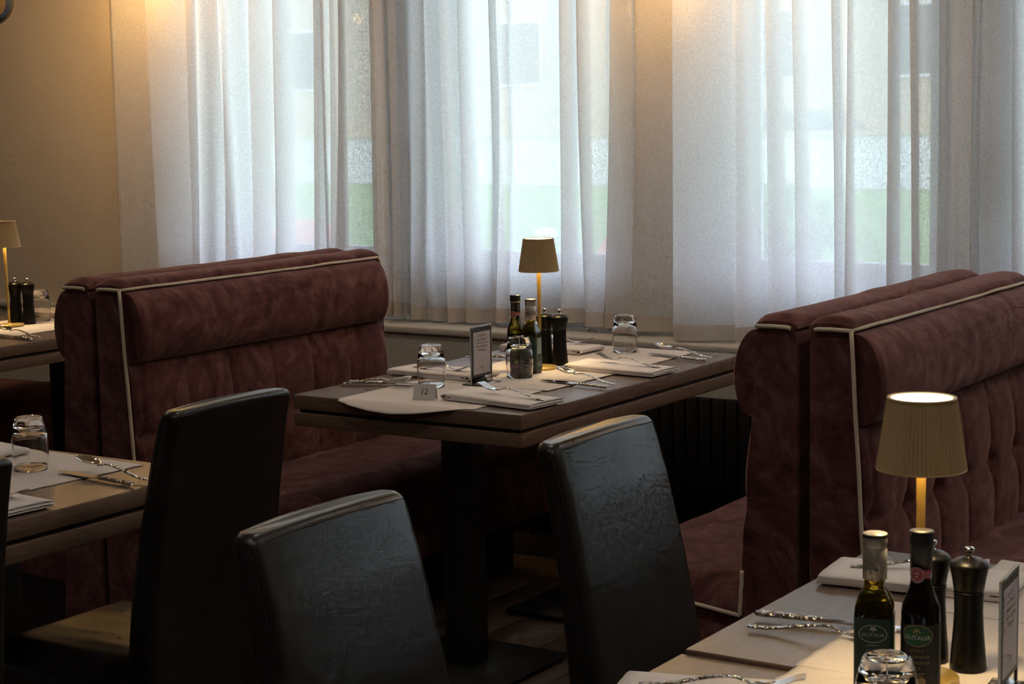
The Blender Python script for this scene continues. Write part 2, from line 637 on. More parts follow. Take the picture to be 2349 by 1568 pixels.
def car(label, loc, m):
    c = thing('car', label, 'car', loc, 0, 'cars parked on the road')
    MB().prism([(-2.1, .25), (2.1, .25), (2.15, .75), (1.3, .92), (-1.9, .95), (-2.15, .8)], -.85, .85).obj('body', m, c)
    MB().prism([(-1.7, .93), (1.1, .90), (.4, 1.42), (-1.2, 1.45)], -.72, .72).obj('cabin', 'dkglass', c)
    for x in (-1.35, 1.35):
        for y in (-.80, .80):
            MB().lathe([(.02, -.1), (.31, -.1), (.31, .1), (.02, .1)], 20).obj('wheel', 'tyre', c, (x, y, .31), (PI / 2, 0, 0))
car('white car parked on the road, seen through the left window', (-13.2, 31.2, -.17), 'extwhite')
car('silver car parked on the road, seen through the middle window', (-8.4, 33.5, -.17), 'carpaint')
car('white car parked on the road, seen through the right window', (-1.0, 31.6, -.17), 'extwhite')

def shrub(label, loc, r, h):
    s = thing('shrub', label, 'shrub', loc, 0, 'shrubs on the lawn')
    MB().tube([(0, 0, 0), (0, 0, h * .5)], .04, 8).obj('stem', 'brownwood', s)
    mb = MB()
    rnd = random.Random(int(loc[0] * 100))
    for k in range(900):
        a = rnd.uniform(0, 2 * PI); u = rnd.uniform(-1, 1); q = rnd.uniform(.5, 1) ** .5
        c = Vector((r * q * math.sqrt(1 - u * u) * cos(a), r * q * math.sqrt(1 - u * u) * sin(a), h * .55 + h * .45 * q * u))
        d = Vector((rnd.gauss(0, 1), rnd.gauss(0, 1), rnd.gauss(0, 1))).normalized() * .06
        e = d.orthogonal().normalized() * .035
        mb.add([c - d, c + e, c + d, c - e], [(0, 1, 2, 3)])
    f_ = mb.obj('foliage', 'leaf', s)
    f_['kind'] = 'stuff'
shrub('green shrub outside the right window beside the terrace chair', (-.62, 7.4, -.2), .32, 1.25)
shrub('small green shrub outside at the far right window pane', (.92, 7.8, -.2), .22, 1.0)
shrub('low green shrub on the lawn beyond the middle window', (-5.2, 12.5, -.2), .6, .9)

def terrace_chair(label, loc):
    c = thing('terrace_chair', label, 'chair', loc, R(-60), 'terrace chairs outside')
    MB().lathe([(.02, .40), (.24, .40), (.26, .43), (.25, .47), (.02, .48)], 28).obj('seat', 'terra', c)
    pts = []
    L = []
    for k in range(25):
        a = R(-100 + 200 * k / 24)
        top = .48 + .42 * cos(R(-78 + 156 * k / 24)) ** .6
        ca, sa = cos(a), sin(a)
        L.append([(-.25 * ca, .25 * sa, .44), (-.285 * ca, .285 * sa, .44), (-.31 * ca, .31 * sa, top - .01), (-.295 * ca, .295 * sa, top + .01), (-.27 * ca, .27 * sa, top - .01)])
    MB().loops(L).obj('backrest', 'terra', c)
    for sx in (-1, 1):
        for sy in (-1, 1):
            MB().tube([(sx * .16, sy * .16, .41), (sx * .22, sy * .22, 0)], [.016, .011], 8).obj('leg', 'brownwood', c)
terrace_chair('salmon round-back terrace chair outside the right window', (-.15, 6.2, -.2))
terrace_chair('salmon round-back terrace chair outside the middle window', (-3.35, 6.6, -.2))
terrace_chair('salmon round-back terrace chair outside the left window', (-6.0, 6.4, -.2))

def bollard(label, loc):
    b = thing('garden_post', label, 'post', loc, 0, 'white posts on the terrace')
    MB().lathe([(.055, 0), (.055, .84), (.05, .85)], 20).obj('shaft', 'extwhite', b)
    MB().lathe([(.07, .85), (.075, .87), (.07, .9), (.02, .92)], 20).obj('cap', 'extwhite', b)
bollard('short white post on the terrace beside the right salmon chair', (.34, 6.6, -.2))
bollard('short white post on the terrace beyond the table lamp', (-3.9, 6.3, -.2))
ez = thing('parasol_stay', 'slanted brown wooden stay standing outside the left window', 'post', (-7.05, 7.6, -.2))
MB().tube([(0, 0, 0), (-.75, .2, 2.6)], .03, 10).obj('stay', 'brownwood', ez)
MB().lathe([(.18, 0), (.18, .06), (.05, .09), (.04, .2)], 20).obj('foot', 'extwhite', ez)
sc_ = thing('slatted_screen', 'white horizontal slat screen outside the left window', 'screen', (-7.95, 6.2, -.2))
for k in range(9):
    MB().box(-.62, .62, -.012, .012, .10 + k * .135, .205 + k * .135).obj('slat', 'extwhite', sc_)
for x in (-.6, .6):
    MB().box(x - .03, x + .03, .012, .06, 0, 1.3).obj('post', 'extwhite', sc_)

# ------------------------------------------------------------------ curtains
FOLDS = [-2.86, -2.775, -2.596, -2.42, -2.29, -2.21, -2.074, -1.971, -1.795, -1.775, -1.665, -1.545, -1.50, -1.37, -1.30, -1.219, -1.10,
         -1.006, -.814, -.75, -.619, -.522, -.349, -.137, -.03, .055, .173, .235, .355, .42, .505, .61, .70, .83]
x = .83
while x < 5.1:
    x += .09 + .10 * hsh(x * 13.7); FOLDS.append(x)
CY = 1.462
def curtain(label, x0, x1, zb, seed, dy=0, zt=2.5):
    t = thing('curtain', label, 'curtain', (0, CY + dy, 0), 0, 'sheer white window curtains')
    ks = [k for k in range(len(FOLDS) - 1) if FOLDS[k + 1] > x0 and FOLDS[k] < x1]
    # one pleat per entry: long slanted face, then a tucked return
    ctrl = []
    for k in ks:
        xa, xb = max(FOLDS[k], x0), min(FOLDS[k + 1], x1)
        w = xb - xa
        h0, h1, h2 = hsh(k * 1.7 + 3), hsh(k * 4.1 + 7), hsh(k * 2.9 + 11)
        amp = (.018 + .030 * h0) * min(1.2, w / .10 + .2)
        ov = (.012 + .022 * h1) * min(1, w / .09)
        sl_ = (h2 - .5) * .10
        sg = 1 if hsh(k * 5.3) > .25 else -1
        if sg > 0:
            P = [(xa, -amp * .6), (xa + .40 * w, -amp * .15 + .008 * (h1 - .5)), (xa + .80 * w, amp * .55), (xb + ov * .55, amp), (xb + ov * .6, amp * .75), (xb - ov * .1, -amp * .1)]
        else:
            P = [(xa, amp * .6), (xa + .25 * w, amp * .9), (xa + .5 * w, -amp * .2), (xa + .70 * w, -amp * .8), (xa + .9 * w, -amp * .5), (xb, amp * .1)]
        ctrl += [(p[0], p[1], sl_, h0) for p in P]
    n = len(ctrl)
    nx = n * 5
    def cr(p0, p1, p2, p3, q):
        return .5 * (2 * p1 + (p2 - p0) * q + (2 * p0 - 5 * p1 + 4 * p2 - p3) * q * q + (3 * p1 - p0 - 3 * p2 + p3) * q ** 3)
    def pt(u, z):
        f_ = u * (n - 1)
        i = min(int(f_), n - 2); q = f_ - i
        c = [ctrl[max(0, min(n - 1, i + d))] for d in (-1, 0, 1, 2)]
        h = (zt - z) / (zt - zb)
        def px(a):
            return a[0] + a[2] * h * h * min(1, 6 * min(a[0] - x0 + .02, x1 + .02 - a[0])) + .012 * (vnoise(a[0] * 7 + seed, z * 1.6) - .5)
        def py(a):
            return a[1] * (.70 + .55 * h) * (.8 + .5 * vnoise(a[0] * 5 + seed, z * 1.2 + 9))
        return (cr(*[px(a) for a in c], q), cr(*[py(a) for a in c], q), z)
    def hz(u):
        return zb + .009 * sin(u * 9 + seed) + .014 * (vnoise(u * 14 + seed) - .5)
    hh = .048
    MB().grid(lambda u, v: pt(u, hz(u) + hh + (zt - hz(u) - hh) * v), nx, 30).obj('drape', 'curtain', t)
    MB().grid(lambda u, v: pt(u, hz(u) + hh * v), nx, 3).obj('hem', 'hem', t)
    return t
curtain('sheer white curtain hanging beside the ochre wall behind the left booth', -2.80, -1.52, .768, 1.0)
curtain('sheer white curtain with shade-tinted hem hanging behind the laid table', -1.56, -.33, .770, 2.3, .075)
curtain('sheer white curtain with low hem right of the laid table', -.36, .60, .768, 4.1)
curtain('sheer white curtain at the right edge behind the booth', .57, 1.75, .775, 5.7, .075)
curtain('sheer white curtain far along the window wall, first out to the right', 1.72, 2.90, .775, 7.2)
curtain('sheer white curtain at the far right end of the window wall', 2.87, 4.95, .775, 8.9, .075)
rod = thing('curtain_rod', 'slim white curtain rod above the windows', 'curtain rod', (0, CY + .005, 2.52))
MB().tube([(-2.9, 0, 0), (5.05, 0, 0)], .012, 12).obj('rod', 'frame', rod)
for x in (-2.8, -1.54, -.34, .58, 1.73, 2.88, 4.95):
    MB().box(x - .01, x + .01, 0, YW - CY, -.012, .012).obj('bracket', 'frame', rod)

# ------------------------------------------------------------------ booth benches
BL, SL = 1.14, 1.44            # back length, seat length
def bench(label, xrear, sg):
    """local: back plane x=0, faces +x (mirrored for sg=-1), near end y=0"""
    t = thing('booth_bench', label, 'bench', (xrear, -.180, 0), 0, 'burgundy velvet booth benches')
    def fin(mb, name, m, parent=None):
        if sg < 0: mb.mirror_x()
        return mb.obj(name, m, parent or t)
    def fx(z):                   # front plane of the back frame
        return .092 + (1.035 - z) * .062
    bm = MB()
    prof = []
    for z in (.10, .30, .50, .70, .90, 1.02):
        prof.append((fx(z), z))
    poly = [(0, .10)] + prof + [(fx(1.035) - .006, 1.035), (.006, 1.035), (0, 1.02)]
    bm.prism(poly, 0, BL)
    fin(bm, 'back_frame', 'velvet')
    # soft top
    def top(u, v):
        y = BL * v
        a = PI * u
        w = .049
        ends = min(1, min(v, 1 - v) * 40 + .25) ** .5
        h = (.026 + .006 * vnoise(y * 9 + xrear * 7) ) * ends
        return (.046 - w * cos(a) * (1 if True else 0), y, 1.034 + h * sin(a) ** .55)
    mb = MB(); mb.grid(top, 14, 90)
    mb.grid(lambda u, v: (.046 - .049 * cos(PI * u), 0, 1.034 + (top(u, 0)[2] - 1.034) * v), 14, 1)
    mb.grid(lambda u, v: (.046 - .049 * cos(PI * u), BL, 1.034 + (top(u, 1)[2] - 1.034) * v), 14, 1)
    fin(mb, 'top_pad', 'velvet')
    # head roll: rounded D section
    def roll(u, v):
        a = -PI / 2 + PI * u
        z = .932 + .096 * sin(a) * 1.0
        d = .062 * max(0, cos(a)) ** .8
        e = min(v, 1 - v) * (BL - .016)
        d *= smoothstep(-.03, .012, e) ** .5
        d += .003 * (vnoise(v * 30 + xrear, u * 4) - .5)
        return (fx(z) - .006 + d + (.004 if 0 < u < 1 else 0), .014 + (BL - .044) * v, z)
    mb = MB(); mb.grid(roll, 22, 110)
    for v in (0, 1):
        mb.add([roll(i / 22, v) for i in range(23)], [tuple(range(23))])
    fin(mb, 'head_roll', 'velvet')
    # tufted back cushion
    P0, DP, ZB_ = .030, .180, .640
    def cush(u, v):
        z = .40 + .438 * u
        y = .008 + (BL - .016) * v
        hh = sin(PI * min(1, max(0, u))) ** .35
        d = .040 * hh
        k = (y - P0) / DP
        dy = abs(k - round(k)) * DP
        seam = math.exp(-(dy / .006) ** 2)
        wide = math.exp(-(dy / .035) ** 2)
        dz = abs(z - ZB_)
        crease = math.exp(-(dz / .007) ** 2)
        cw = math.exp(-(dz / .05) ** 2)
        d -= .006 * seam * hh + .007 * wide * hh
        d -= .007 * crease * hh * (.4 + .6 * wide) + .008 * cw * hh
        but = math.exp(-((dy / .022) ** 2 + (dz / .022) ** 2))
        d -= .017 * but
        e = min(v, 1 - v) * (BL - .016)
        d *= smoothstep(-.01, .035, e) ** .5
        d += .0025 * (vnoise(y * 24 + xrear, z * 22) - .5) * hh
        return (fx(z) - .004 + max(d, 0), y, z)
    mb = MB(); mb.grid(cush, 64, 230)
    for v in (0, 1):
        mb.add([cush(i / 64, v) for i in range(65)], [tuple(range(65))])
    bc = fin(mb, 'back_cushion', 'velvet')
    k = 0
    while P0 + k * DP < BL - .03:
        y = P0 + k * DP
        p = cush((ZB_ - .40) / .438, (y - .008) / (BL - .016))
        b_ = MB().lathe([(.001, -.002), (.008, -.001), (.008, .002), (.004, .005), (.0005, .0055)], 14)
        b_.map(lambda a, b, c: (p[0] + c, p[1] + a, p[2] + b))
        fin(b_, 'button', 'velvet', bc)
        k += 1
    # seat
    S0, S1 = .10, .545
    def seat(u, v):
        # u: across depth incl. sides, v along length
        a = u * 2 - 1
        cx_ = (S0 + S1) / 2 + .5 * (S1 - S0) * (1 if a > 0 else -1) * (1 - (1 - abs(a)) ** 2.2)
        y = SL * v
        ex = min(cx_ - S0 + .08, S1 - cx_)
        ey = min(y, SL - y)
        z = .392 + .085 * (min(1, max(0, ex) / .07) * (2 - min(1, max(0, ex) / .07))) ** .5 * (min(1, ey / .075) * (2 - min(1, ey / .075))) ** .5
        z += .004 * (vnoise(y * 9 + xrear, cx_ * 12) - .5)
        z += .020 * (cx_ - .2) 
        return (cx_, y, z)
    mb = MB(); mb.grid(seat, 40, 120)
    fin(mb, 'seat_cushion', 'velvet')
    mb = MB().rbox(.10, S1 + .002, .002, SL - .002, .20, .40, .012, 2)
    fin(mb, 'seat_box', 'velvet')
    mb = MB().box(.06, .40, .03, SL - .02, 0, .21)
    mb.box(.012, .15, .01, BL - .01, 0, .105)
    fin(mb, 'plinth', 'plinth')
    # cream piping
    r = .0048
    mb = MB()
    xf = .092
    pts = [(xf, -.002, 1.036)]
    for i in range(1, 40):
        y = BL * i / 40
        pts.append((xf + .002 * (vnoise(y * 14 + xrear) - .5), y, 1.036 + .003 * (vnoise(y * 9 + 3) - .5)))
    pts += [(xf, BL - .006, 1.036), (xf + .004, BL, 1.024), (xf + .008, BL, .99)]
    mb.tube(pts, r, 8)
    mb.tube([(.012, -.003, 1.034), (.02, -.003, 1.036), (.05, -.003, 1.037), (xf, -.003, 1.036)], r, 8)
    pts = []
    for i in range(20):
        zt_ = 1.036 if sg > 0 else .50
        z = zt_ - i * (zt_ - .40) / 19
        pts.append((fx(z) + .001 + .0005 * sin(i * .9), -.003, z))
    mb.tube(pts, r, 8)
    mb.tube([(fx(.40), -.004, .40), (.24, -.004, .412), (.38, -.004, .420), (S1 - .02, -.004, .424), (S1 + .004, .006, .424)], r, 8)
    fin(mb, 'piping', 'piping')
    return t
bench('burgundy velvet bench facing the laid table, left booth in full view', -1.250, 1)
bench('burgundy velvet bench backing onto the left booth, facing the table by the ochre wall', -1.276, -1)
bench('burgundy velvet bench facing the laid table from the right, headrest seen end-on', .810, -1)
bench('dark burgundy velvet bench at the right edge behind the glowing lamp', .840, 1)
bench('dark velvet bench at the left edge beyond the far table by the ochre wall', -3.42, 1)

# ------------------------------------------------------------------ tables
def table(label, x0, x1, y0, y1, cols, dz=0, plate=.20):
    t = thing('dining_table', label, 'table', ((x0 + x1) / 2, (y0 + y1) / 2, 0), 0, 'brown oak dining tables')
    a, b = (x1 - x0) / 2, (y1 - y0) / 2
    zt = ZT + dz
    o = MB().rbox(-a, a, -b, b, zt - .037, zt, .0022, 2).obj('table_top', 'tableedge', t)
    MB().box(-a + .001, a - .001, -b + .001, b - .001, zt - .004, zt + .0004).obj('top_veneer', 'tabletop', t)
    MB().box(-a + .012, a - .012, -b + .012, b - .012, zt - .048, zt - .035).obj('shadow_gap', 'blackgap', t)
    MB().rbox(-a, a, -b, b, zt - .082, zt - .0465, .0022, 2).obj('lower_slab', 'tableedge', t)
    for (px, py) in cols:
        c = MB().rbox(px - .042, px + .042, py - .042, py + .042, .02, zt - .081, .003, 2).obj('pedestal', 'blacksteel', t)
        MB().rbox(px - plate, px + plate, py - plate, py + plate, .010, .020, .002, 1).obj('base_plate', 'blacksteel', c)
        MB().box(px - plate + .02, px + plate - .02, py - plate + .02, py + plate - .02, 0, .010).obj('foot_pad', 'blackgap', c)
    return t
table('oak table laid for four with lamp and number card between the booths', -.7186, 0, 0, 1.2147, [(0, -.345), (0, .345)])
table('oak table with lamp and mills by the ochre wall at far left', -2.953, -2.235, 0, 1.2147, [(0, -.345), (0, .345)])
table('oak table at the left edge in front of the left booth', -.930, -.209, -2.10, -.8734, [(-.02, -.30), (-.02, .34)])
table('oak table at the lower right with oil bottle and glowing lamp', 1.2537, 1.972, -1.516, -.853, [(.06, 0)], 0, .19)
table('oak table at the bottom edge pushed against the oil bottle table', 1.250, 1.968, -2.185, -1.520, [(.06, 0)], -.006, .19)

# ------------------------------------------------------------------ leather chairs
def make_chair():
    t = thing('leather_chair', '', 'chair', (0, 0, 0), 0, 'dark leather dining chairs')
    W2 = .182
    secs = [(.30, -.226, -.150), (.45, -.229, -.156), (.58, -.238, -.172), (.73, -.256, -.199), (.87, -.282, -.231), (.925, -.294, -.248), (.945, -.299, -.255)]
    # side seams sit between the two faces
    zs = []
    for i in range(len(secs) - 1):
        for k in range(5):
            q = k / 5
            zs.append(tuple(a + (b - a) * q for a, b in zip(secs[i], secs[i + 1])))
    zs.append(secs[-1])
    L = []
    def ring(z, xr, xf, inset=0, rr=.018):
        w = W2 - inset - .012 * smoothstep(.5, .96, z)
        xr += inset * .6; xf -= inset * .6
        r = min(rr, (xf - xr) / 2 - .001)
        pts = []
        puff = .006
        for (cx_, cy_, a0) in ((xf - r, w - r, 0), (xr + r, w - r, 90), (xr + r, -w + r, 180), (xf - r, -w + r, 270)):
            for k in range(5):
                a = R(a0 + 90 * k / 4)
                pts.append((cx_ + r * cos(a), cy_ + r * sin(a), z))
            if a0 == 90:
                for m in range(1, 8):
                    y = (w - r) * (1 - m / 4)
                    pts.append((xr - puff * (1 - (y / w) ** 2), y, z))
            if a0 == 270:
                pass
        # front face bulge between last and first corner
        for m in range(1, 8):
            y = (-w + r) + (2 * (w - r)) * m / 8
            pts.append((xf + puff * (1 - (y / w) ** 2), y, z))
        return pts
    for z, xr, xf in zs:
        L.append(ring(z, xr, xf))
    for k in range(1, 6):
        a = R(90 * k / 5)
        ins = .016 * (1 - cos(a))
        L.append(ring(.945 + .016 * sin(a), -.299 - .004 * sin(a), -.255 - .004 * sin(a), ins))
    # gentle crown to the top edge
    L2 = []
    for l in L:
        L2.append([(x, y, z + .006 * smoothstep(.9, .96, z) * (1 - (y / W2) ** 2)) for x, y, z in l])
    bk = MB().loops(L2).obj('backrest', 'leather', t)
    # stitched seams along both faces and across the top
    sm = MB()
    for s_ in (-1, 1):
        for off in (0, .006):
            pts = []
            for z, xr, xf in zs[4:]:
                w = W2 - .012 * smoothstep(.5, .96, z)
                pts.append((xf - .010 - off, s_ * (w + .0002), z))
            sm.tube(pts, .0011, 5)
    pts = [(-.2975, -.150 + .30 * k / 16, .953 + .006 * (1 - ((-.150 + .30 * k / 16) / W2) ** 2)) for k in range(17)]
    sm.tube([(p[0] - .0045, p[1], p[2] - .003) for p in pts], .0013, 5)
    sm.tube([(-.262, -s_ * .166, .946) if False else (p[0] + .046, p[1], p[2] - .001) for p in pts], .0008, 5)
    sm.obj('stitching', 'thread', bk)
    st = MB()
    def seat(u, v):
        x = -.20 + .425 * u; y = -.195 + .39 * v
        e = min(min(x + .30, .225 - x), .195 - abs(y))
        q = min(1, max(0, e) / .05)
        return (x, y, .43 + .045 * math.sqrt(q * (2 - q)) - .006 * u)
    st.grid(seat, 34, 30)
    st.rbox(-.20, .226, -.196, .196, .355, .434, .012, 2)
    st.obj('seat', 'leather', t)
    for sx in (-.20, .20):
        for sy in (-.165, .165):
            d = -.03 if sx < 0 else 0
            MB().loops([[(sx + d + a * .015, sy + b * .015, 0) for a, b in ((-1, -1), (1, -1), (1, 1), (-1, 1))],
                        [(sx + a * .021, sy + b * .021, .36) for a, b in ((-1, -1), (1, -1), (1, 1), (-1, 1))]], smooth=False).obj('leg', 'brownwood', t)
    return t
cp = make_chair(); cu_ = []
place(cp, cu_, 'dark leather chair at the left table, its back turned to the camera', (-.231, -1.098, 0), PI)
place(cp, cu_, 'dark leather chair at the bottom edge, left of the two side by side', (1.112, -1.780, 0), 0)
place(cp, cu_, 'dark leather chair in front of the laid table, right of the two side by side', (1.118, -1.050, 0), 0)
place(cp, cu_, 'dark leather chair cut off by the left edge of the picture', (-.165, -1.870, 0), PI)

# ------------------------------------------------------------------ table lamps
def make_lamp():
    t = thing('table_lamp', '', 'lamp', (0, 0, 0), 0, 'cordless gold table lamps')
    b = MB().lathe([(.001, 0), (.049, 0), (.0505, .0015), (.0505, .0065), (.049, .008), (.009, .0095), (.007, .012), (.001, .012)], 48).obj('base', 'gold', t)
    MB().lathe([(.0042, .010), (.0044, .06), (.0052, .17), (.0064, .30), (.0062, .352)], 20).obj('stem', 'gold', t)
    n = 64
    L = []
    for k in range(13):
        q = k / 12
        z = .279 + (.3704 - .279) * q
        r = .0565 + (.0425 - .0565) * q
        L.append([((r + (.0012 if j % 2 else -.0008)) * cos(2 * PI * j / (2 * n)), (r + (.0012 if j % 2 else -.0008)) * sin(2 * PI * j / (2 * n)), z) for j in range(2 * n)])
    mb = MB().loops(L, True, False, smooth=False)
    sh = mb.obj('shade', 'shade', t)
    Li = [[((r - .003) * cos(2 * PI * j / 64), (r - .003) * sin(2 * PI * j / 64), z) for j in range(64)] for r, z in ((.0565, .279), (.0425, .3704))]
    MB().loops(Li, True, False).obj('lining', 'shadein', sh)
    MB().lathe([(.0545, .2785), (.0575, .2785), (.0575, .2805), (.0545, .2805)], 64, caps=False).obj('lower_rim', 'shade', sh)
    MB().lathe([(.0390, .3690), (.0436, .3690), (.0436, .3715), (.0405, .3718), (.0390, .3705)], 64, caps=False).obj('upper_rim', 'shade', sh)
    MB().lathe([(.001, .362), (.0390, .362), (.0394, .3665), (.001, .3685)], 48).obj('diffuser', 'diff', t)
    MB().lathe([(.008, .3595), (.030, .3595), (.030, .3615), (.008, .3615)], 40, caps=False).obj('light_ring', 'ledring', t)
    return t
lp = make_lamp(); lu = []
place(lp, lu, 'gold table lamp with pleated shade behind the bottles on the laid table', (-.373, .675, ZT + .003))
place(lp, lu, 'large glowing gold table lamp with pleated shade at the lower right', (1.585, -1.496, ZT + .003))
place(lp, lu, 'gold table lamp with pleated shade cut by the left edge, beside two mills', (-2.643, .743, ZT + .003)).rotation_euler = (R(-1.0), R(-2.2), 0)

# ------------------------------------------------------------------ pepper and salt mills
def make_mill():
    t = thing('pepper_mill', '', 'mill', (0, 0, 0), 0, 'black pepper and salt mills')
    MB().lathe([(.001, 0), (.0235, 0), (.0240, .002), (.0225, .022), (.0198, .055), (.0186, .080), (.0192, .100), (.0198, .1045), (.019, .106), (.001, .106)], 40).obj('body', 'millblack', t)
    MB().lathe([(.001, .107), (.0188, .107), (.0198, .1085), (.0222, .124), (.0252, .139), (.0254, .1405), (.024, .1435), (.017, .1485), (.008, .1515), (.001, .152)], 40).obj('head', 'millblack', t)
    MB().lathe([(.0055, .151), (.0055, .152), (.0035, .154), (.004, .157), (.0065, .160), (.0068, .1625), (.005, .1645), (.0005, .165)], 24).obj('knob', 'steel', t)
    return t
mp = make_mill(); mu = []
place(mp, mu, 'black mill with silver knob on the laid table, nearer the curtain end', (-.352, .748, ZT + .003))
place(mp, mu, 'black mill on the laid table half hidden behind the oil bottle', (-.403, .750, ZT + .003))
place(mp, mu, 'large black mill with silver knob beside the clear sign at lower right', (1.622, -1.417, ZT + .003))
place(mp, mu, 'black mill hidden behind the vinegar bottle at lower right', (1.566, -1.404, ZT + .003))
place(mp, mu, 'black mill nearer the lamp on the far left table', (-2.686, .815, ZT + .003))
place(mp, mu, 'black mill beside the glass on the far left table', (-2.628, .821, ZT + .003))

# ------------------------------------------------------------------ oil and vinegar bottles
def ellipse_plate(fn, a, b, n=36):
    mb = MB()
    rings = 4
    for k in range(rings):
        q0, q1 = k / rings, (k + 1) / rings
        for j in range(n):
            t0, t1 = 2 * PI * j / n, 2 * PI * (j + 1) / n
            P = [fn(a * q * cos(t), b * q * sin(t)) for q, t in ((q0, t0), (q1, t0), (q1, t1), (q0, t1))]
            mb.add(P[1:] if k == 0 else P, [(0, 1, 2)] if False else [tuple(range(3 if k == 0 else 4))])
            if k == 0:
                mb.v[-3:] = [tuple(fn(0, 0)), tuple(P[1]), tuple(P[2])]
    return mb
def ellipse_ring(fn, a, b, w, n=40):
    mb = MB()
    for j in range(n):
        t0, t1 = 2 * PI * j / n, 2 * PI * (j + 1) / n
        mb.add([fn((a - d) * cos(t), (b - d) * sin(t)) for d, t in ((0, t0), (0, t1), (w, t1), (w, t0))], [(0, 1, 2, 3)])
    return mb
def tree_mark(fn, cx_, cy_, s, m, parent):
    mb = MB()
    for (dx, dy, r) in ((0, .62, .30), (-.34, .50, .22), (.34, .50, .22), (-.18, .80, .20), (.18, .80, .20), (-.5, .36, .13), (.5, .36, .13)):
        n = 14
        mb.add([fn(cx_ + s * (dx + r * cos(2 * PI * k / n)), cy_ + s * (dy + r * .8 * sin(2 * PI * k / n))) for k in range(n)], [tuple(range(n))])
    mb.add([fn(cx_ + s * q[0], cy_ + s * q[1]) for q in ((-.10, 0), (.10, 0), (.05, .2), (.06, .45), (-.06, .45), (-.05, .2))], [tuple(range(6))])
    return mb.obj('tree_emblem', m, parent)

def oil_bottle(label, loc, rz):
    t = thing('olive_oil_bottle', label, 'bottle', loc, rz, 'green olive oil bottles')
    prof = [(.001, 0), (.0205, 0), (.0235, .003), (.0242, .010), (.0242, .108), (.0235, .116), (.0195, .128), (.0150, .136), (.0132, .141), (.0130, .152), (.001, .152)]
    sq = [.8, .8, .8, .8, .8, .75, .55, .25, 0, 0, 0]
    MB().lathe(prof, 48, sq=sq).obj('body', 'oilglass', t)
    MB().lathe([(.001, .003), (.0205, .004), (.0222, .012), (.0222, .108), (.0205, .117), (.014, .130), (.001, .1305)], 40, sq=[.8, .8, .8, .8, .7, .3, .3]).obj('oil', simple('golden_oil', (.10, .075, .004), .1, 0, .4), t)
    MB().lathe([(.001, .1495), (.0142, .1495), (.0152, .150), (.0152, .188), (.0147, .1885), (.0147, .1905), (.0152, .191), (.0155, .2065), (.0148, .208), (.001, .208)], 40).obj('cap', 'capsilver', t)
    MB().lathe([(.0152, .2035), (.0158, .2035), (.0158, .2075), (.0152, .2075)], 40, caps=False).obj('cap_ring', 'capblack', t)
    L = [(.0246, .012), (.0246, .104)]
    lb = MB().lathe(L, 64, sq=[.8, .8], caps=False).obj('label', 'labelgreen', t)
    xf = .02475
    fn = lambda x, y: (xf, x, y)
    lettering('brand_lettering', 'OLITALIA', .0064, 'printsilver', lb, lambda x, y: fn(x, y + .0830), spacing=1.05)
    ellipse_ring(lambda x, y: fn(x, y + .0845), .0175, .0115, .0009).obj('oval_line', 'printsilver', lb)
    tree_mark(lambda x, y: (xf, x, y), 0, .0868, .0072, 'printsilver', lb)
    MB().box(xf, xf + .0001, -.008, .008, .0695, .0702).obj('rule', 'printsilver', lb)
    for i, s in enumerate(('OLIO', 'EXTRA', 'VERGINE', 'DI OLIVA')):
        lettering('product_lettering', s, .0066, 'printsilver', lb, lambda x, y, i=i: fn(x, y + .0615 - i * .0086), spacing=1.05)
    MB().add([fn(-.009, .0245), fn(0, .0275), fn(.008, .0290), (xf, .009, .0262), (xf, -.002, .0238)], [(0, 1, 2, 3, 4)]).obj('branch_mark', 'printsilver', lb)
    lettering('volume_lettering', '250 ml e', .0045, 'printsilver', lb, lambda x, y: fn(x, y + .0170))
    # info panel and bar code on the side
    fs = lambda x, y: (-x, xf, y)
    MB().add([fs(a, b) for a, b in ((-.010, .056), (.012, .056), (.012, .100), (-.010, .100))], [(0, 1, 2, 3)]).obj('info_panel', 'infolabel', lb)
    mb = MB()
    for k in range(16):
        w = .018 * (.6 + .4 * hsh(k * 3.1))
        mb.add([(-q[0], xf + .0001, q[1]) for q in ((-.008, .0975 - k * .0026), (-.008 + w, .0975 - k * .0026), (-.008 + w, .0984 - k * .0026), (-.008, .0984 - k * .0026))], [(0, 1, 2, 3)])
    mb.obj('small_print', 'labelgreen', lb)
    MB().add([fs(a, b) for a, b in ((-.010, .022), (.011, .022), (.011, .034), (-.010, .034))], [(0, 1, 2, 3)]).obj('bar_code_panel', 'infolabel', lb)
    mb = MB(); x = -.009
    while x < .0095:
        w = .0003 + .0007 * hsh(x * 5e4)
        mb.add([(-a, xf + .0001, b) for a, b in ((x, .0235), (x + w, .0235), (x + w, .033), (x, .033))], [(0, 1, 2, 3)])
        x += w + .0006
    mb.obj('bar_code', 'ink', lb)
    # embossed tree on the cap
    rc = .0154
    def fc(x, y): return (rc * cos(x / rc), rc * sin(x / rc), y)
    tree_mark(fc, -.004, .158, .016, simple('cap_emboss', (.22, .20, .17), .5, .3), t)
    return t

